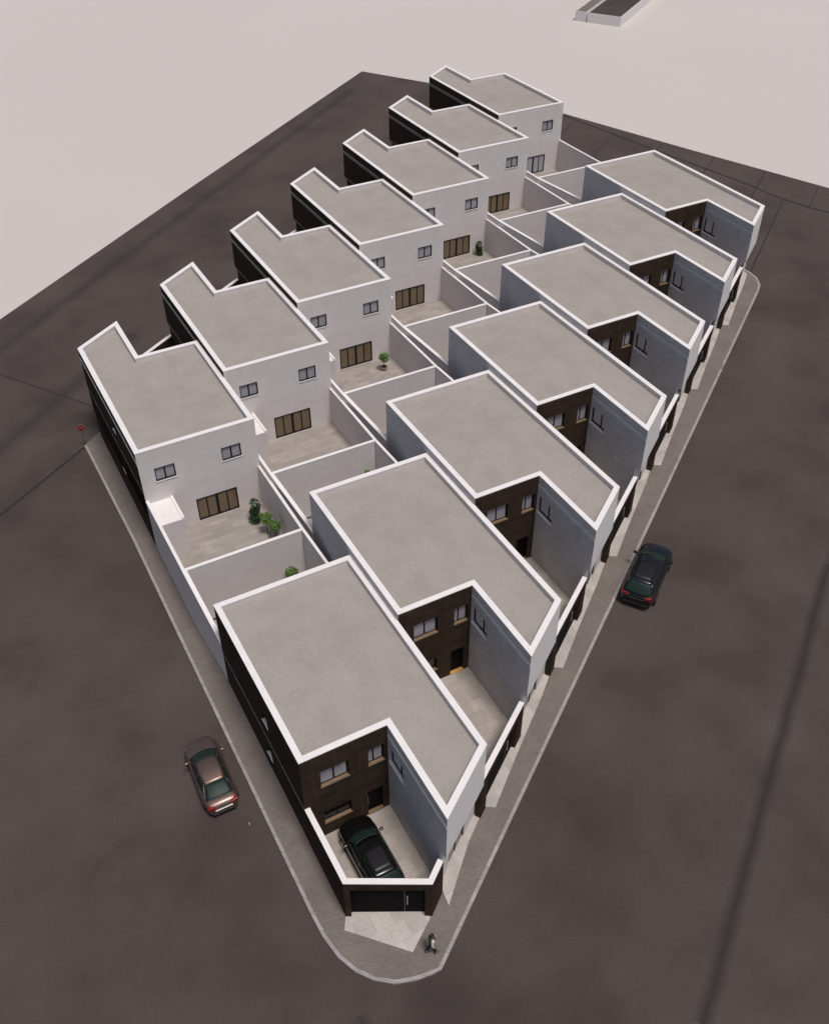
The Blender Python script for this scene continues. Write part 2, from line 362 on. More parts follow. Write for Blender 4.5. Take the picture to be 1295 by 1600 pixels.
def house(name, loc, rz, W, e, f, dd, cc, x0mat, xWmat, side, label, group, x0=0.0, threshold='timber', court=True, thr_label=None, slide='brownpane', side_win=True):
    """A(0,0) B(W,0) rear; F(x0,f) E(e,f) courtyard; D(e,dd) C(W,cc) street; all z from floor"""
    root = thing(name, loc, rz, label, 'house', group)
    A,F,E,D,Cc,B = (x0,0),(x0,f),(e,f),(e,dd),(W,cc),(W,0)
    poly = [A,F,E,D,Cc,B]; zt = H-.06; zb = -1.9; OV = 3.42; rec = .55
    D0, C0 = (e,dd+rec), (W,cc+rec)
    white, clad, block = MB(), MB(), MB()
    pick = lambda k: {'clad': clad, 'block': block}.get(k, white)
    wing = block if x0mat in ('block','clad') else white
    # openings
    cw = [(.93,2.40,4.12,5.35,.22),(3.45,4.30,4.12,5.40,.22),(.93,2.40,1.0,2.0,.22),(3.30,4.17,0.0,1.98,.25)]
    dx = e-4.5
    cw = [(a+dx*(.5 if a < 3 else 1)-x0*0, b+dx*(.5 if a < 3 else 1), c, d, k) for a,b,c,d,k in cw]
    cwu = [(a-x0,b-x0,c,d,k) for a,b,c,d,k in cw]
    sw = [(.12,1.66,3.93,5.27,.22)]
    gw = [(W-2.23,W-.93,4.20,5.24,.13),(W-6.6,W-5.3,4.20,5.24,.13),(W-5.93,W-3.13,.06,1.86,.10)]
    gu = [(W-b,W-a,c,d,k) for a,b,c,d,k in gw]
    facade(clad, F, E, zb, zt, cwu)
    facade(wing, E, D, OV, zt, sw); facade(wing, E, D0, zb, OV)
    fr = MB(); facade(fr, D, Cc, OV, zt); fr.build('street_front', M['front'], root)
    L0 = (Vector(C0)-Vector(D0)).length; dh = [(1.0,2.9,.06,2.5,.12)]
    facade(white, D0, C0, zb, OV, dh)
    facade(white, B, A, zb, zt, gu)
    facade(pick(xWmat), Cc, B, OV, zt, [h for h in side if h[5] == 'W'] and [h[:5] for h in side if h[5] == 'W'])
    facade(pick(xWmat), C0, B, zb, OV)
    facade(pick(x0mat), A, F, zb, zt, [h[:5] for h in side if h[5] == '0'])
    white.quad((*D0,OV),(*C0,OV),(*Cc,OV),(*D,OV))
    # inner faces of the parapet
    inn = inset(poly, .30)
    for i in range(len(inn)):
        a, b = inn[i], inn[(i+1)%len(inn)]
        white.quad((*b,H-.36),(*a,H-.36),(*a,zt),(*b,zt))
    white.build('wall', M['wall'], root); clad.build('cladding', M['clad'], root)
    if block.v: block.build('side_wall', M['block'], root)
    mb = MB(); mb.ring(inset(poly,-.012), inset(poly,.315), zt+.001, H); mb.build('coping', M['cap'], root, bevel=.008)
    mb = MB(); big = inset(poly,.30); n = [Vector((*q,0)) for q in big]
    for t in tessellate_polygon([n]):
        a,b,c = [Vector(big[i]) for i in t]
        if (b-a).cross(c-a) < 0: t = (t[0],t[2],t[1])
        mb.quad(*[(*big[i],H-.345) for i in t])
    mb.build('roof', M['roof'], root)
    # courtyard windows and door
    if court:
        fitting(root,'window',F,E,cwu[0],[(.5,.09)],.06,'pane','timber',.03)
        fitting(root,'window',F,E,cwu[1],[(.38,.08)],.06,'pane','timber',.03)
        fitting(root,'window',F,E,cwu[2],[(.5,.08)],.06,'darkpane','timber',.03)
        mb = MB(); a,b,c,d_,k = cwu[3]; P = Vector(F); u = (Vector(E)-P).normalized(); nn = Vector((u.y,-u.x)); O = (P.x,P.y,0)
        mb.obox(O,u,nn,a,b,-k,-k+.06,0,d_); dr = mb.build('door', M['door'], root)
        mb = MB(); mb.obox(O,u,nn,a+.06,a+.10,-k+.06,-k+.10,.7,1.3); mb.build('handle', M['post'], dr)
        mb = MB(); mb.obox(O,u,nn,a+.005,b-.005,-k+.062,.04,.002,.05); t_ = mb.build('threshold', M[threshold], dr)
        if thr_label: t_['label'] = thr_label
        if side_win: fitting(root,'window',E,D,sw[0],[(.64,.11)],.12,'sidepane','greysill',.015,thin=.02)
    fitting(root,'street_door',D0,C0,dh[0],[(.5,.06)],.07,'darkpane')
    # garden front
    if side_win is not None:
        for h in gu[:2]: fitting(root,'window',B,A,h,[(.5,.10)],.06,'gardenpane','sill',.045,.035,deep=True)
        fitting(root,'sliding_door',B,A,gu[2],[(.25,.085),(.5,.18),(.75,.085)],.085,slide,deep=True)
    # small deep-set windows of a free side
    for h in side:
        P,Q = (A,F) if h[5]=='0' else (Cc,B)
        fitting(root,'window',P,Q,h[:5],[],.05,'darkpane','sill',.015,.05)
    # thin trims: twin strips under the coping, the storey groove
    mb = MB()
    def strip(P,Q,z,w=.028,t=.006,u0=0,u1=None):
        P,Q = Vector(P),Vector(Q); L = (Q-P).length; u = (Q-P)/L; n = Vector((u.y,-u.x))
        mb.obox((P.x,P.y,0),u,n,u0,L if u1 is None else u1,0,t,z-w/2,z+w/2)
    if xWmat == 'clad':
        strip(Cc,B,H-.72,.022,.024); strip(Cc,B,H-.90,.022,.024); strip(Cc,B,OV+.1,.018)
    strip(E,D,H-.70,.02,.022,u0=.05); strip(E,D,H-.86,.02,.022,u0=.05)
    if x0mat == 'clad': strip(A,F,2.9,.018); strip(A,F,.02,.05)
    mb.build('trim_strips', M['trim'], root)
    mb = MB(); strip(B,A,2.70,.022,.004); mb.build('storey_groove', M['groove'], root)
    return root
rlab = ['nearest white flat-roofed corner house, a black car in its courtyard',
 'white house right behind the nearest one, bright orange threshold at its courtyard door',
 'third house from the pointed corner in the right-hand row',
 'middle house of the right-hand row, fourth along the right street',
 'fifth house from the pointed corner in the right-hand row',
 'second-last house of the right-hand row, beside the last one',
 'last house of the right-hand row, at the far rounded sidewalk corner']
for i in range(7):
    side = [(6.25,7.0,4.1,4.9,.2,'0'),(6.2,6.95,1.25,2.05,.2,'0')] if i == 0 else []
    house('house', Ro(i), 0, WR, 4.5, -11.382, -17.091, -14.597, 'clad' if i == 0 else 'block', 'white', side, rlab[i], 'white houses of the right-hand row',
          x0=-.033 if i == 0 else 0.0, threshold='threshold' if i == 1 else 'timber', thr_label='bright orange wooden threshold' if i == 1 else None)
llab = ['white house beside the red stop sign, three plants in its paved garden',
 'second house from the stop sign, empty paved garden and brown sliding door',
 'third house from the stop sign, one potted tree in its garden',
 'middle house of the left-hand row, between the potted tree and the tall shrub',
 'house of the left-hand row with a tall dark shrub beside its sliding door',
 'second-last house of the left-hand row, just before the farthest one',
 'farthest white house of the left-hand row, with pale sliding door panes']
for i in range(7):
    o = Lo(i)
    side = []
    if i == 0: side = [(13.93-6.45,13.93-5.7,4.55,5.2,.2,'W'),(13.93-6.2,13.93-5.45,1.4,2.1,.2,'W')]
    house('house', (o.x+WL, o.y, o.z), math.pi, WL, WL-3.444, -10.92, -16.366, -13.93, 'white', 'clad',
          side, llab[i], 'white houses of the left-hand row', slide='lilacpane' if i == 6 else 'brownpane')

# ------------------------------------------------------------------ garden walls, sheds, paving
def garden_wall(name, segs, zb, label, group):
    """segs: (x0,y0,z0,x1,y1,z1,thickness) inner line on the left; one thing with coping"""
    x,y,_ = segs[0][:3]
    root = thing(name, (x,y,zb), 0, label, 'garden wall', group)
    w, c = MB(), MB()
    for (x0,y0,z0,x1,y1,z1,t,ex0,ex1) in segs:
        a, b = Vector((x0-x,y0-y)), Vector((x1-x,y1-y)); d = (b-a).normalized(); n = Vector((-d.y,d.x))
        a, b = a-d*ex0, b+d*ex1; z0_, z1_ = z0-zb, z1-zb
        P = lambda q, k, z: (q.x+n.x*k, q.y+n.y*k, z)
        w.hexa([P(a,0,-1.6),P(b,0,-1.6),P(b,t,-1.6),P(a,t,-1.6),P(a,0,z0_-.05),P(b,0,z1_-.05),P(b,t,z1_-.05),P(a,t,z0_-.05)])
        e = .012
        c.hexa([P(a,-e,z0_-.05),P(b,-e,z1_-.05),P(b,t+e,z1_-.05),P(a,t+e,z0_-.05),P(a,-e,z0_),P(b,-e,z1_),P(b,t+e,z1_),P(a,t+e,z0_)])
    w.build('wall', M['wall'], root); c.build('coping', M['cap'], root)
    return root
lg = ['with the three plants, beside the left sidewalk','empty, behind the second house from the stop sign','with the single potted tree','empty, behind the middle house of the left row','with the tall dark shrub','behind the second-last house of the left row','behind the farthest house of the left row']
rg = ['of the nearest corner house','of the house with the orange threshold','of the third house of the right row','of the middle house of the right row','of the fifth house of the right row','of the second-last house of the right row','of the last house of the right row']
for i in range(7):
    o = Lo(i); z = o.z+3.0; yd = o.y-7.27; T = .17
    x0, x1 = o.x, o.x+WL
    # L garden: left wall, divider (butted), right wall
    garden_wall('garden_wall', [(x0,o.y-.01,z,x0,yd,z,T,0,0),(x0+T,yd,z-.002,x1-T,yd,z-.002,.2,-.013,-.013),(x1,yd,z,x1,o.y-.01,z,T,0,0)], o.z,
                'white walls round the paved garden '+lg[i], 'garden walls of the left-hand row')
    r = Ro(i); zr = r.z+3.5
    garden_wall('garden_wall', [(x0+.0,yd-.012,z,r.x-.02,r.y+.004,zr,.24,0,0)], r.z,
                'sloping left wall of the rear garden '+rg[i], 'side walls of the rear gardens')
    garden_wall('garden_wall', [(r.x+WR-.01,r.y+.004,zr,x1,yd-.012,z,.16,0,0)], r.z,
                'thin right wall of the rear garden '+rg[i], 'side walls of the rear gardens')
    mb = MB(); mb.prism([(x0+T,yd+.2),(x1-T,yd+.2),(x1-T,o.y),(x0+T,o.y)], o.z-.4, o.z); tag(mb.build('garden_paving', M['garden_tile']), kind='structure')
    mb = MB(); mb.prism([(r.x+.0,r.y),(r.x+WR,r.y),(x1,yd),(x0,yd)], r.z-.3, r.z); tag(mb.build('garden_paving', M['garden_tile']), kind='structure')
    # shed in the corner of the L garden
    s = thing('shed', (x0+T,o.y,o.z), 0, ['white lean-to shed with a bright flat roof beside the left sidewalk','white shed behind the right corner of the stop-sign house','white shed seen as a narrow strip beside the garden with the potted tree','white shed tucked behind the third house of the left row','white shed tucked behind the middle house of the left row','white shed tucked behind the fifth house of the left row','white shed tucked behind the second-last house of the left row'][i], 'shed', 'white garden sheds of the left-hand row')
    sw_, sd = 1.53, 2.43
    mb = MB(); mb.box(.003,sw_,-sd,-.004,-.3,2.66); mb.build('wall', M['wall'], s)
    mb = MB(); mb.box(.013,sw_-.15,-sd+.0,-.006,2.662,2.72); mb.build('roof', M['shedroof'], s)
    mb = MB(); mb.box(sw_-.148,sw_+.008,-sd-.008,-.006,2.662,2.83); mb.build('parapet', M['cap'], s)

# ------------------------------------------------------------------ courtyards on the right street
def court_wall(loc, rz, segs, gate_seg, label, group, side_gate=True):
    """segs: list of ((x0,y0),(x1,y1)) outer line, outside on the right"""
    root = thing('courtyard_wall', loc, rz, label, 'courtyard wall', group)
    w = MB(); t = .28; zt = 2.95; gap = gate_seg[1]
    pts = [segs[0][0]]+[s[1] for s in segs]
    # inner line by mitre
    def mitre(k):
        if k in (0, len(pts)-1):
            a, b = (Vector(pts[0]),Vector(pts[1])) if k == 0 else (Vector(pts[-2]),Vector(pts[-1]))
            d = (b-a).normalized(); return Vector(pts[k])+Vector((-d.y,d.x))*t
        a,b,c = Vector(pts[k-1]),Vector(pts[k]),Vector(pts[k+1]); d1,d2 = (b-a).normalized(),(c-b).normalized()
        n1,n2 = Vector((-d1.y,d1.x)),Vector((-d2.y,d2.x)); return b+(n1+n2)*t/(1+n1.dot(n2))
    inn = [mitre(k) for k in range(len(pts))]
    def piece(a,b,ia,ib,z0,z1): w.hexa([(*a,z0),(*b,z0),(*ib,z0),(*ia,z0),(*a,z1),(*b,z1),(*ib,z1),(*ia,z1)])
    cap = MB()
    for k in range(len(segs)):
        a,b,ia,ib = Vector(pts[k]),Vector(pts[k+1]),inn[k],inn[k+1]; L = (b-a).length; d = (b-a)/L; n = Vector((-d.y,d.x))
        oa,ob = a-n*.0, b-n*.0
        cap.hexa([(*oa,zt+.001),(*ob,zt+.001),(*ib,zt+.001),(*ia,zt+.001),(*oa,zt+.05),(*ob,zt+.05),(*ib,zt+.05),(*ia,zt+.05)])
        if k != gate_seg[0]: piece(a,b,ia,ib,-.7,zt); continue
        g0,g1,gz = gap; p0,p1 = a+d*g0,a+d*g1
        piece(a,p0,ia,p0+n*t,-.7,zt); piece(p1,b,p1+n*t,ib,-.7,zt); piece(p0,p1,p0+n*t,p1+n*t,gz,zt)
        O = (a.x,a.y,0); nn = Vector((d.y,-d.x)); sp = g1-gate_seg[2]
        mb = MB(); mb.obox(O,d,nn,g0,sp-.015,-t,-t+.07,-.12,gz); mb.build('gate_panel', M['gate'], root)
        mb = MB(); mb.obox(O,d,nn,sp+.015,g1,-t,-t+.07,-.12,gz); gd = mb.build('wicket_door', M['gate'], root)
        mb = MB(); mb.obox(O,d,nn,sp+.10,sp+.15,-t+.10,-t+.14,.85,1.6); mb.obox(O,d,nn,sp+.11,sp+.14,-t+.07,-t+.10,.9,.95); mb.obox(O,d,nn,sp+.11,sp+.14,-t+.07,-t+.10,1.5,1.55); mb.build('handle', M['steel'], gd)
        mb = MB(); mb.obox(O,d,nn,sp-.014,sp+.014,-t+.0,-t+.075,-.12,gz-.001); mb.build('gate_post', M['post'], root)
    w.build('wall', M['clad'], root); cap.build('coping', M['cap'], root)
    return root
cw_lab = ['dark brown angled wall with black gate at the pointed corner of the block',
 'dark brown gate wall in front of the house with the orange threshold',
 'dark brown wall and black gate on the right street, nearest the parked car there',
 'dark brown gate wall in front of the middle house of the right row',
 'dark brown gate wall in front of the fifth house of the right row',
 'dark brown gate wall in front of the second-last house of the right row',
 'dark brown gate wall in front of the last house of the right row']
for i in range(7):
    r = Ro(i)
    if i == 0:
        court_wall(r, 0, [((-.05,-11.39),(-.06,-15.70)),((-.06,-15.70),(3.49,-17.66)),((3.49,-17.66),(4.488,-16.90))], (1,(.26,3.72,2.42),.95), cw_lab[i], 'gate walls on the right street')
        mb = MB(); mb.box(-.056,-.051,-15.72,-11.39,-.02+r.z-r.z,.04); 
        fl = [(0.23,-11.38),(.2,-15.3),(3.5,-17.2),(4.45,-16.6),(4.5,-16.6),(4.5,-11.38)]
    else:
        court_wall(r, 0, [((.012,-20.08),(4.44,-17.01))], (0,(.66,4.55,2.42),.95), cw_lab[i], 'gate walls on the right street')
        fl = [(.0,-11.38),(.0,-19.72),(4.5,-16.6),(4.5,-11.38)]
    mb = MB(); mb.prism([(x+r.x,y+r.y) for x,y in fl], r.z-.3, r.z); tag(mb.build('courtyard_paving', M['court_tile']), kind='structure')
    # light paving in front of the gate and under the overhang, following the slope
    up = lambda x,y: G(x,y)+.045; dn = lambda x,y: G(x,y)-.12
    if i == 0:
        pd = [(-.09,-15.72),(-.41,-16.24),(1.89,-18.69),(3.40,-17.68),(3.30,-17.32),(.15,-15.55)]
        mb = MB(); mb.prism(pd, dn, lambda x,y: G(x,y)+.03); tag(mb.build('entrance_paving', M['pad_tile']), kind='structure')
        pp = [(4.5,-16.9),(4.42,-17.62),(6.9,-15.30),(8.03,-14.46),(8.03,-13.9),(4.52,-16.4)]
    else:
        pp = [(.53,-19.70),(.95,-20.05),(3.4,-18.15),(6.9,-15.45),(8.03,-14.5),(8.03,-13.9),(4.52,-16.4),(4.45,-16.75),(.55,-19.4)]
        pp = [(.53,-19.64),(1.0,-19.95),(3.4,-18.05),(6.9,-15.40),(8.03,-14.46),(8.03,-13.9),(4.52,-16.4),(4.47,-16.72),(.62,-19.38)]
    mb = MB(); mb.prism([(x+r.x,y+r.y) for x,y in pp], dn, lambda x,y: G(x,y)+.03); tag(mb.build('entrance_paving', M['pad_tile']), kind='structure')
# left street: gate walls (the first ones show as white triangles between the houses)
ll = ['white-capped triangle of gate wall between the stop-sign house and the next','white-capped triangle of gate wall between second and third houses from the stop sign','white-capped gate wall, a small tip between the third and fourth houses of the left row',
 'gate wall behind the middle house of the left row','gate wall behind the fifth house of the left row','gate wall behind the second-last house of the left row','gate wall behind the farthest house of the left row']
for i in range(7):
    o = Lo(i); e = WL-3.444
    y1 = 16.30; y0 = 13.93+5.387-.1
    # in the rotated frame: inside the courtyard of house i, from the next house's front to this wing
    court_wall((o.x+WL,o.y,o.z), math.pi, [((.012,-19.15),(e-.06,-16.26))], (0,(.66,4.1,2.42),.95), ll[i], 'gate walls on the left street')
    P = [(o.x+WL-x,o.y-y) for x,y in ((0,-10.92),(0,-18.8),(e,-15.9),(e,-10.92))]
    mb = MB(); mb.prism(P, o.z-.3, o.z); tag(mb.build('courtyard_paving', M['court_tile']), kind='structure')

# ------------------------------------------------------------------ plants
M['leaf'] = mat('green_leaf', (.10,.20,.035), .55, spec=.3); co = obj_co(M['leaf'])
setcol(M['leaf'], ramp(M['leaf'], noise(M['leaf'], co, 14, 2), [(.35,(.075,.15,.028)),(.65,(.15,.27,.055))]))
M['darkleaf'] = mat('dark_leaf', (.02,.045,.02), .4, spec=.5); co = obj_co(M['darkleaf'])
setcol(M['darkleaf'], ramp(M['darkleaf'], noise(M['darkleaf'], co, 9, 2), [(.35,(.014,.030,.014)),(.65,(.04,.075,.03))]))
M['paleleaf'] = mat('pale_blossom', (.30,.34,.26), .6)
M['bark'] = mat('bark', (.06,.04,.028), .9)
M['soil'] = mat('dark_soil', (.03,.02,.015), .95)
M['terracotta'] = mat('pale_terracotta', (.35,.24,.19), .8)
def leaves(mb, c, rad, n, size, shell=.35):
    for _ in range(n):
        while True:
            p = Vector([random.uniform(-1,1) for _ in range(3)])
            if shell < p.length < 1: break
        q = Vector((c[0]+p.x*rad[0], c[1]+p.y*rad[1], c[2]+p.z*rad[2]))
        d = (p.normalized()+Vector([random.uniform(-.8,.8) for _ in range(3)])).normalized(); a = d.orthogonal().normalized(); a.rotate(Matrix.Rotation(random.uniform(0,6.28),3,d)); b = d.cross(a)
        s = size*random.uniform(.6,1.3)
        mb.quad(q-a*s*.5, q+b*s*.28+d*s*.05, q+a*s*.5, q-b*s*.28+d*s*.05)
def small_tree(loc, h, r, label, pot=False):
    t = thing('small_tree', loc, 0, label, 'small tree', 'small green trees in the gardens')
    zb = .28 if pot else 0; tr = MB(); zc = h-r*1.1
    tr.tube((0,0,zb),(0.02,0.01,zc),.035,.02)
    for k in range(6):
        a = k*1.05; tr.tube((0.02,0.01,zc-r*.5),(math.cos(a)*r*.65,math.sin(a)*r*.65,zc+random.uniform(-.1,.5)*r),.016,.006,5)
    tr.build('trunk', M['bark'], t)
    cr = MB()
    leaves(cr,(0,0,zc),(r,r,r*1.05),420,.13)
    for k in range(5):
        a = random.uniform(0,6.28); leaves(cr,(math.cos(a)*r*.7,math.sin(a)*r*.7,zc+random.uniform(-.4,.7)*r),(r*.42,r*.42,r*.42),90,.12,0)
    cr.build('crown', M['leaf'], t)
    if pot:
        p = MB(); k = 14
        rows = [[(rr*math.cos(2*math.pi*j/k),rr*math.sin(2*math.pi*j/k),zz) for j in range(k+1)] for rr,zz in ((.16,0),(.24,.26),(.27,.27),(.27,.32),(.22,.32),(.22,.26))]
        p.grid(rows); p.build('pot', M['terracotta'], t, smooth=True)
        p = MB(); p.tube((0,0,.2),(0,0,.275),.21,.21,14); p.build('soil', M['soil'], t)
    return t
def dark_shrub(loc, h, r, label):
    t = thing('tall_shrub', loc, 0, label, 'shrub', 'tall dark shrubs in the gardens')
    s = MB()
    for k in range(5):
        a = k*1.26; s.tube((math.cos(a)*.05,math.sin(a)*.05,0),(math.cos(a)*r*.4,math.sin(a)*r*.4,h*.75),.025,.008,5)
    s.build('stems', M['bark'], t)
    c = MB()
    for k in range(9): leaves(c,(random.uniform(-.3,.3)*r,random.uniform(-.3,.3)*r,.2+h*.78*k/8),(r*(.9-.03*k),r*(.9-.03*k),h*.14),150,.16,.1)
    c.build('foliage', M['darkleaf'], t)
    c = MB(); leaves(c,(0,0,h*.88),(r*.75,r*.75,h*.14),130,.12,.4); c.build('blossom', M['paleleaf'], t)
    return t
z0 = Lo(0).z
dark_shrub((6.15,10.85,z0), 1.75, .46, 'tall dark shrub with pale tips beside the stop-sign house, next to two small trees')
small_tree((6.33,9.32,z0), 1.68, .40, 'small green tree next to the tall dark shrub in the garden beside the stop sign')
small_tree((6.66,8.72,z0), 1.42, .41, 'small green tree nearest the dividing wall in the garden with three plants')
z2 = Lo(2).z
small_tree((21.3,21.75,z2), 1.62, .42, 'small green tree alone in a pale round pot on the paved garden', pot=True)
z4 = Lo(4).z
dark_shrub((37.1,33.5,z4), 1.2, .36, 'tall dark shrub standing alone beside a brown sliding door in the left row')
small_tree((6.08,4.78,Ro(0).z), 2.62, .42, 'green tree crown showing above the rear roof edge of the nearest corner house')
small_tree((14.2,10.35,Ro(1).z), 2.70, .24, 'tiny green tree tip behind the roof edge of the house with the orange threshold')

# ------------------------------------------------------------------ cars
def carpaint(name, col, metal=.6, rough=.3):
    m = M[name] = mat(name, col, rough, metal=metal); b = m.node_tree.nodes['Principled BSDF']
    b.inputs['Coat Weight'].default_value = .5; b.inputs['Coat Roughness'].default_value = .22
    return m
carpaint('paint_brown', (.215,.145,.118), .8, .42); carpaint('paint_black', (.004,.004,.004), .1, .3); carpaint('paint_ink', (.010,.011,.015), .3, .25)
M['carglass'] = mat('green_tinted_glass', (.017,.032,.028), .42, spec=.16)
M['carside'] = mat('smoked_side_glass', (.010,.014,.013), .3, spec=.4)
M['tyre'] = mat('tyre_rubber', (.012,.012,.012), .85); M['rim'] = mat('alloy_rim', (.35,.35,.36), .3, metal=1)
M['redlamp'] = mat('red_tail_lamp', (.22,.008,.010), .2); M['clearlamp'] = mat('clear_headlamp', (.16,.15,.15), .3); M['chrome'] = mat('chrome', (.75,.70,.66), .5, metal=.3)
M['plastic'] = mat('black_plastic', (.012,.012,.013), .6); M['plate'] = mat('white_plate', (.7,.7,.68), .5)
M['sunroof'] = mat('sunroof_glass', (.012,.011,.012), .42, spec=.4)
def car(kind, loc, rz, tilt, paint, label, roofpaint=None, sunroof=False, rails=False, size=1.0):
    t = thing('parked_car', loc, rz, label, 'car', 'parked cars'); t.rotation_mode = 'QUATERNION'; t.scale = (size,size,size)
    n = Vector(tilt).normalized(); q = Vector((0,0,1)).rotation_difference(n); t.rotation_quaternion = q @ Matrix.Rotation(rz,4,'Z').to_quaternion()
    P = M[paint]
    if kind == 'sedan':
        st = [(-2.34,.60,.42,.62),(-2.27,.74,.32,.86),(-2.10,.83,.25,1.00),(-1.70,.90,.20,1.00),(-1.2,.915,.19,.97),(-.3,.92,.18,.94),(.6,.92,.18,.92),(1.05,.915,.19,.93),(1.45,.905,.2,.90),(1.85,.87,.22,.84),(2.12,.78,.26,.76),(2.28,.62,.32,.66),(2.34,.44,.40,.56)]
        rf, rr_, wb, bb, zr = .38, -1.02, 1.12, -1.78, 1.43; rwf, rwr, bwf, bwr = .57, .55, .76, .70; wx = (1.40,-1.38)
    else:
        st = [(-2.20,.66,.42,.70),(-2.15,.78,.32,.95),(-2.02,.86,.25,1.06),(-1.70,.915,.22,1.06),(-1.2,.93,.22,1.04),(-.3,.935,.22,1.02),(.6,.935,.22,1.0),(1.0,.93,.22,1.02),(1.4,.92,.23,.99),(1.8,.88,.25,.93),(2.06,.78,.30,.84),(2.20,.62,.36,.72),(2.25,.46,.44,.60)]
        rf, rr_, wb, bb, zr = .40, -1.62, 1.10, -2.02, 1.58; rwf, rwr, bwf, bwr = .60, .58, .79, .74; wx = (1.36,-1.34)
    b = MB(); rows = []
    for y,w,zl,zd in st:
        zs_ = zl+(zd-zl)*.55
        half = [(0,zl),(w*.80,zl),(w*.97,zl+.10),(w,zs_),(w*.965,zd-.10),(w*.86,zd-.015),(w*.55,zd+.02),(0,zd+.035)]
        rows.append([(-x,y,z) for x,z in half[::-1]]+[(x,y,z) for x,z in half[1:]])
    b.grid(rows)
    b.quad(*rows[0]); b.quad(*rows[-1][::-1])
    b.build('body', P, t, smooth=True, merge=True, sub=1)
    # greenhouse: roof patch, windscreen, rear window, sides
    def zb(y):
        for (y0,_,_,a),(y1,_,_,c) in zip(st,st[1:]):
            if y0 <= y <= y1: return a+(c-a)*(y-y0)/(y1-y0)-.03
        return .8
    K = 8; xs = [-1+2*k/K for k in range(K+1)]
    roof = lambda s, v: (s*(rwr+(rwf-rwr)*v)*(1+.06*math.sin(math.pi*v)), rr_+(rf-rr_)*v+(.10*v-.04*(1-v))*(1-s*s), zr-.05*s*s-(.11 if kind == 'sedan' else .045)*(1-v)**2-.05*v**2+.035*math.sin(math.pi*v))
    basef = lambda s: (s*bwf, wb+.22*(1-s*s), zb(wb)+.02*(1-s*s)); baser = lambda s: (s*bwr, bb-.10*(1-s*s), zb(max(bb,-2.1))+.02)
    g = MB(); g.grid([[roof(s,v/10) for s in xs] for v in range(11)]); rp = g.build('roof', M[roofpaint] if roofpaint else P, t, smooth=True, solid=.03)
    def between(A, B, n=6, bulge=.03):
        out = []
        for k in range(n+1):
            f = k/n; out.append([tuple(Vector(A(s)).lerp(Vector(B(s)),f)+Vector((0,0,bulge*math.sin(math.pi*f)))) for s in xs])
        return out
    g = MB(); g.grid(between(lambda s: roof(s,1), basef)); g.build('windscreen', M['carglass'], t, smooth=True, solid=.012)
    g = MB(); g.grid(between(baser, lambda s: roof(s,0))); g.build('rear_window', M['carglass'], t, smooth=True, solid=.012)
    for sd in (-1,1):
        g = MB(); N = 10; rows = []
        for k in range(N+1):
            v = k/N; top = Vector(roof(sd,v)); yb = bb+(wb-bb)*v; bot = Vector((sd*(bwr+(bwf-bwr)*v+.07*math.sin(math.pi*v)), yb, zb(max(yb,-2.1))))
            rows.append([tuple(top.lerp(bot,f)+Vector((sd*.035*math.sin(math.pi*f),0,0))) for f in (0,.25,.5,.75,1)])
        g.grid(rows if sd < 0 else [r[::-1] for r in rows]); g.build('side_window', M['carside'], t, smooth=True, solid=.012)
        for v in ((.02,.06),(.5,.54),(.96,1.0)):      # pillars proud of the glass
            g = MB(); rws = []
            for vv in v:
                top = Vector(roof(sd,vv)); yb = bb+(wb-bb)*vv; bot = Vector((sd*(bwr+(bwf-bwr)*vv+.07*math.sin(math.pi*vv)), yb, zb(max(yb,-2.1))))
                rws.append([tuple(top.lerp(bot,f)+Vector((sd*(.012+.035*math.sin(math.pi*f)),0,.006))) for f in (0,.25,.5,.75,1)])
            g.grid(rws); g.build('pillar', P, t, smooth=True, solid=.02)
        ym = wb-.28; m_ = MB(); m_.obox((sd*.88,ym,0),(sd,0),(0,1),0,.20,-.06,.07,zb(ym)+.02,zb(ym)+.16); mo = m_.build('wing_mirror', P, t, bevel=.03)
        m_ = MB(); m_.obox((sd*.905,ym,0),(sd,0),(0,1),0,.15,-.064,-.061,zb(ym)+.04,zb(ym)+.14); m_.build('mirror_glass', M['carside'], mo)
        # lamps wrapped on the corners
        yl, wl = st[1][0], st[1][1]
        l = MB(); zt_ = st[2][3]
        l.hexa([(sd*.40,yl-.045,zt_-.26),(sd*(wl+.035),yl+.02,zt_-.26),(sd*(wl-.02),yl+.16,zt_-.24),(sd*.40,yl+.10,zt_-.24),(sd*.42,yl-.03,zt_-.08),(sd*(wl+.02),yl+.05,zt_-.08),(sd*(wl+.035),yl+.36,zt_-.04),(sd*.44,yl+.10,zt_-.06)])
        l.build('tail_lamp', M['redlamp'], t, merge=True, bevel=.02)
        l = MB(); yf = 2.02; l.hexa([(sd*.50,yf+.20,.55),(sd*.80,yf+.02,.55),(sd*.78,yf-.2,.58),(sd*.5,yf,.58),(sd*.48,yf+.16,.70),(sd*.78,yf-.02,.73),(sd*.80,yf-.26,.80),(sd*.5,yf-.06,.80)])
        l.build('headlight', M['clearlamp'], t, merge=True, bevel=.02)
        for wy in wx:
            w_ = MB(); x_ = sd*(.925 if kind == 'sedan' else .945); w_.tube((x_-sd*.22,wy,.33),(x_,wy,.33),.33,.33,24); wh = w_.build('wheel', M['tyre'], t, bevel=.03)
            w_ = MB(); w_.tube((x_-sd*.02,wy,.33),(x_+sd*.008,wy,.33),.22,.20,16); w_.build('rim', M['rim'], wh)
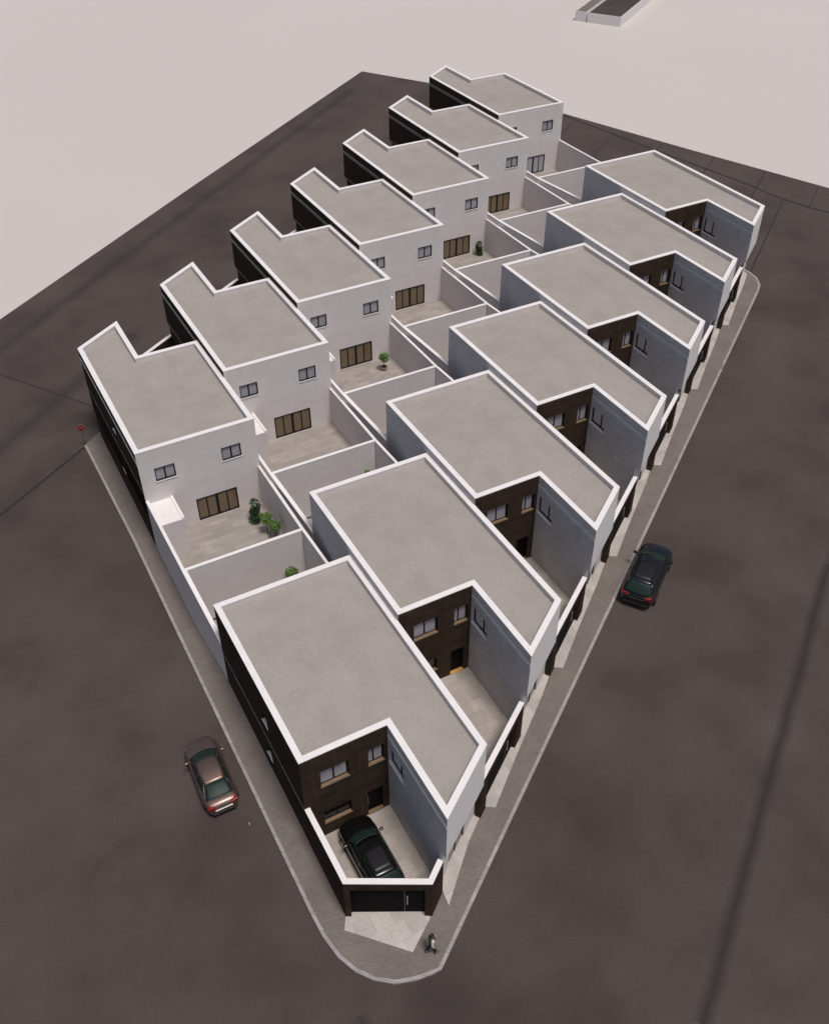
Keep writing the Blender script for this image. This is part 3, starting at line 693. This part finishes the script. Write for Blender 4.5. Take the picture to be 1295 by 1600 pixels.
        if rails:
            r_ = MB(); ptsr = [roof(sd*.9,v/6*.8+.1) for v in range(7)]
            for a,b_ in zip(ptsr,ptsr[1:]): r_.tube(Vector(a)+Vector((0,0,.06)),Vector(b_)+Vector((0,0,.06)),.018,.018,6)
            for q_ in (ptsr[0],ptsr[3],ptsr[6]): r_.tube(Vector(q_)-Vector((0,0,.02)),Vector(q_)+Vector((0,0,.06)),.018,.018,6)
            r_.build('roof_rail', M['plastic'], t)
    yb = st[0][0]
    l = MB(); l.box(-.46,.46,yb-.03,yb+.10,.70,.735) if kind == 'sedan' else l.box(-.42,.42,yb-.03,yb+.10,.80,.825); l.build('boot_trim', M['chrome' if kind == 'sedan' else 'plastic'], t, bevel=.01)
    l = MB(); l.box(-.62,.62,yb-.015,yb+.12,.33,.46); l.build('rear_bumper', M['plastic'], t, bevel=.03)
    l = MB(); l.box(-.42,.42,2.20,2.345 if kind == 'sedan' else 2.26,.40,.54); l.build('grille', M['plastic'], t, bevel=.02)
    if sunroof:
        g = MB(); g.grid([[tuple(Vector(roof(s*.78,.12+.62*v/6))+Vector((0,0,.008))) for s in xs] for v in range(7)]); g.build('sunroof', M['sunroof'], rp, smooth=True, solid=.01)
    return t
tl = (-.0455,-.030,1)
cx, cy = -3.02, -5.52; car('sedan', (cx,cy,road(cx,cy)), R(-2), tl, 'paint_brown', 'brown metallic saloon car parked beside the left sidewalk')
cx, cy = 25.52, -5.70; car('hatch', (cx,cy,road(cx,cy)), R(-90+35), tl, 'paint_ink', 'dark blue-black hatchback with roof rails parked on the right street', sunroof=True, rails=True, size=1.15)
cx, cy = 2.24, -13.82; car('hatch', (cx,cy,Ro(0).z+.003), R(0), (0,0,1), 'paint_black', 'glossy black car inside the courtyard of the nearest corner house', sunroof=True, rails=True, size=1.0)

# ------------------------------------------------------------------ stop sign
sx, sy = -1.62, 25.55
t = thing('stop_sign', (sx,sy,G(sx,sy)), 0, 'red octagonal stop sign on a thin grey post at the end of the left sidewalk', 'road sign')
mb = MB(); mb.tube((0,0,-.1),(0,0,1.85),.03,.03,10); mb.build('post', M['post'], t)
M['signred'] = mat('sign_red', (.27,.008,.012), .6); M['signwhite'] = mat('sign_white', (.60,.52,.52), .6)
ang = math.atan2(-60, -6)      # facing the near street
fd = Vector((-.10,-.995,0)); sd = Vector((.995,-.10,0))
def octa(r, n0, n1):
    mb = MB(); P = [(r*math.cos(R(22.5+45*k)), r*math.sin(R(22.5+45*k))) for k in range(8)]
    f = [tuple(sd*x+fd*n1+Vector((0,0,1.62+z))) for x,z in P]; b = [tuple(sd*x+fd*n0+Vector((0,0,1.62+z))) for x,z in P]
    mb.quad(*f); mb.quad(*b[::-1])
    for k in range(8): j = (k+1)%8; mb.quad(b[k],b[j],f[j],f[k])
    return mb
pl = octa(.275,.035,.045).build('plate', M['signwhite'], t); octa(.266,.046,.049).build('red_face', M['signred'], pl)
cu = bpy.data.curves.new('lettering','FONT'); cu.body = 'STOP'; cu.size = .115; cu.align_x = 'CENTER'; cu.align_y = 'CENTER'; cu.extrude = .001
tmp = bpy.data.objects.new('lettering', cu); C.objects.link(tmp)
dg = bpy.context.evaluated_depsgraph_get(); me = bpy.data.meshes.new_from_object(tmp.evaluated_get(dg)); bpy.data.objects.remove(tmp)
tx = link('lettering', me, M['signwhite'], pl); rot = Matrix((sd, Vector((0,0,1)), fd)).transposed().to_4x4()
me.transform(Matrix.Translation(fd*.052+Vector((0,0,1.62))) @ rot)
# small white marker post by the left kerb
t = thing('marker_post', (-2.3,-9.05,road(-2.3,-9.05)), 0, 'tiny white marker post on the asphalt just behind the brown car', 'marker post')
mb = MB(); mb.tube((0,0,-.02),(0,0,.30),.035,.03,10); mb.build('post', M['signwhite'], t); mb = MB(); mb.tube((0,0,0),(0,0,.03),.07,.06,10); mb.build('base', M['plastic'], t)

# ------------------------------------------------------------------ person
def skinned(name, pts, edges, m, parent, root=0, sub=2):
    me = bpy.data.meshes.new(name); me.from_pydata([p[:3] for p in pts], edges, []); me.update()
    o = link(name, me, m, parent); s = o.modifiers.new('Skin','SKIN'); s.use_smooth_shade = True
    sv = me.skin_vertices[0].data if me.skin_vertices else None
    if sv is None:
        bm = bmesh.new(); bm.from_mesh(me); bm.verts.layers.skin.verify(); bm.to_mesh(me); bm.free(); sv = me.skin_vertices[0].data
    for i,p in enumerate(pts):
        r = p[3] if isinstance(p[3], tuple) else (p[3],p[3]); sv[i].radius = r; sv[i].use_root = (i == root); sv[i].use_loose = False
    d = o.modifiers.new('Subsurf','SUBSURF'); d.levels = sub; d.render_levels = sub
    return o
M['skin'] = mat('skin', (.42,.26,.19), .6); M['hair'] = mat('dark_brown_hair', (.022,.014,.011), .7); M['jacket'] = mat('olive_brown_vest', (.075,.06,.05), .85)
M['shirt'] = mat('cream_shirt', (.62,.58,.53), .85); M['trousers'] = mat('dark_navy_trousers', (.016,.018,.024), .85); M['shoe'] = mat('brown_leather_shoe', (.09,.05,.03), .6)
px, py = 2.62, -19.12
p = thing('person', (px,py,G(px,py)), R(-98), 'person with dark hair, cream sleeves and dark trousers walking at the pointed corner', 'person')
# faces local +y (stride towards the right street); y forward, x right
body = [(0,0,.93,(.13,.10)),(0,.01,1.10,(.125,.09)),(0,.02,1.28,(.15,.10)),(0,.02,1.42,(.13,.08)),(0,.02,1.50,.055),(0,.035,1.57,(.065,.075)),(0,.04,1.66,(.075,.09)),(0,.035,1.73,(.045,.055)),
 (.17,.02,1.42,.062),(.235,-.05,1.16,.044),(.245,.06,.93,.033),(.245,.10,.86,(.02,.032)),
 (-.17,.02,1.42,.062),(-.24,.08,1.17,.044),(-.24,.24,1.0,.033),(-.238,.30,.95,(.02,.032)),
 (.095,.0,.88,.095),(.10,.14,.50,.062),(.10,.18,.10,.042),(.10,.28,.05,(.042,.03)),
 (-.095,.0,.88,.095),(-.10,-.03,.50,.062),(-.10,-.22,.14,.042),(-.10,-.15,.05,(.042,.03))]
edges = [(0,1),(1,2),(2,3),(3,4),(4,5),(5,6),(6,7),(3,8),(8,9),(9,10),(10,11),(3,12),(12,13),(13,14),(14,15),(0,16),(16,17),(17,18),(18,19),(0,20),(20,21),(21,22),(22,23)]
for hand, sx_ in ((11,1),(15,-1)):
    hx,hy,hz = body[hand][:3]; fwd = Vector((0,.42,-.9)) if sx_ > 0 else Vector((0,.8,-.6))
    for k,(off,ln) in enumerate(((-.03,.062),(-.011,.074),(.010,.070),(.030,.055))):
        n0 = len(body); b0 = Vector((hx,hy+off*.8,hz))+fwd*.02; b1 = b0+fwd*ln*.6+Vector((-.006*sx_,0,0)); b2 = b1+(fwd+Vector((-.5*sx_,0,0))).normalized()*ln*.5
        body += [(*b0,.009),(*b1,.0085),(*b2,.007)]; edges += [(hand,n0),(n0,n0+1),(n0+1,n0+2)]
    n0 = len(body); b0 = Vector((hx-.012*sx_,hy+.032,hz+.02)); b1 = b0+Vector((-.02*sx_,.025,-.03)); body += [(*b0,.010),(*b1,.008)]; edges += [(hand,n0),(n0,n0+1)]
skinned('body', body, edges, M['skin'], p, 0)
skinned('trousers', [(0,0,1.0,(.145,.115)),(0,0,.92,(.15,.12)),(.095,.0,.86,.108),(.10,.14,.50,.078),(.10,.18,.14,.062),(-.095,.0,.86,.108),(-.10,-.03,.50,.078),(-.10,-.21,.17,.062)],[(0,1),(1,2),(2,3),(3,4),(1,5),(5,6),(6,7)], M['trousers'], p, 1)
skinned('shirt', [(0,.0,1.0,(.165,.135)),(0,.02,1.28,(.185,.14)),(0,.02,1.42,(.165,.115)),(0,.02,1.50,.085),(.175,.02,1.42,.075),(.237,-.05,1.16,.060),(.245,.04,.97,.048),(-.175,.02,1.42,.075),(-.242,.08,1.17,.060),(-.242,.21,1.03,.048)],[(0,1),(1,2),(2,3),(2,4),(4,5),(5,6),(2,7),(7,8),(8,9)], M['shirt'], p, 1)
skinned('vest', [(0,.0,.92,(.185,.155)),(0,.02,1.26,(.200,.155)),(0,.02,1.42,(.175,.130)),(.13,.01,1.47,.10),(-.13,.01,1.47,.10),(0,-.005,1.53,.085),(0,.0,1.575,.072)],[(0,1),(1,2),(2,3),(2,4),(2,5),(5,6)], M['jacket'], p, 1)
mb = MB(); mb.grid([[(.092*math.sin(a)*math.cos(t),.004+.104*math.sin(a)*math.sin(t),1.700+(.112 if a < 1.57 else .145)*math.cos(a)) for t in [2*math.pi*k/20 for k in range(21)]] for a in [math.pi*j/12 for j in range(13)]])
mb.build('hair', M['hair'], p, smooth=True)
for s_,(fx,fy,fz),dr in ((1,(.10,.18,.06),(0,1,-.05)),(-1,(-.10,-.22,.09),(0,.95,-.35))):
    d = Vector(dr).normalized(); a = Vector((fx,fy,fz)); b_ = a+d*.19; a0 = a-d*.05
    skinned('shoe', [(*a0,(.045,.045)),(*a,(.05,.05)),(*b_,(.045,.03))],[(0,1),(1,2)], M['shoe'], p, 1)
mb = MB()
for s_ in (-1,1): mb.tube((s_*.03,.118,1.655),(s_*.03,.13,1.655),.011,.008,8)
mb.build('eyes', M['plastic'], p)
mb = MB(); mb.tube((0,.115,1.645),(0,.148,1.615),.010,.015,8); mb.build('nose', M['skin'], p)

# ------------------------------------------------------------------ light, world, camera
sc_ = bpy.context.scene
w = bpy.data.worlds.new('World'); sc_.world = w; w.use_nodes = True; nt = w.node_tree
bg = nt.nodes['Background']; sky = nt.nodes.new('ShaderNodeTexSky'); sky.sky_type = 'NISHITA'; sky.sun_disc = False
EL, AZ = 69.5, math.atan2(.14,-.99)       # azimuth clockwise from +Y
sky.sun_elevation = R(EL); sky.sun_rotation = AZ; sky.air_density = 1.0; sky.dust_density = 3.0; sky.ozone_density = 1.0
hs = nt.nodes.new('ShaderNodeHueSaturation'); hs.inputs['Saturation'].default_value = .85
nt.links.new(sky.outputs[0], hs.inputs['Color']); nt.links.new(hs.outputs[0], bg.inputs['Color']); bg.inputs['Strength'].default_value = .07
sun = bpy.data.lights.new('sun','SUN'); sun.energy = 2.3; sun.angle = R(14); sun.color = (1,.955,.91)
so = bpy.data.objects.new('sun', sun); C.objects.link(so)
dv = Vector((math.sin(AZ)*math.cos(R(EL)), math.cos(AZ)*math.cos(R(EL)), math.sin(R(EL))))
so.rotation_euler = (-dv).to_track_quat('-Z','Y').to_euler(); so.location = (20,-20,60)
cam = bpy.data.cameras.new('camera'); co_ = bpy.data.objects.new('camera', cam); C.objects.link(co_)
fw = Vector((.36003205,.66580623,-.6535128)); rt = Vector((.87835786,-.47799369,-.0030821)); upv = Vector((.31442708,.57290845,.75690919))
co_.matrix_world = Matrix.Translation((-7.78225508,-36.9220841,37.7042128)) @ Matrix((rt,upv,-fw)).transposed().to_4x4()
cam.sensor_fit = 'VERTICAL'; cam.sensor_height = 24; cam.lens = 1522.918/1600*24; cam.clip_end = 3000; cam.clip_start = .5
sc_.camera = co_
v = sc_.view_settings; v.view_transform = 'Standard'; v.look = 'None'; v.exposure = 0; v.gamma = 1; v.use_curve_mapping = False
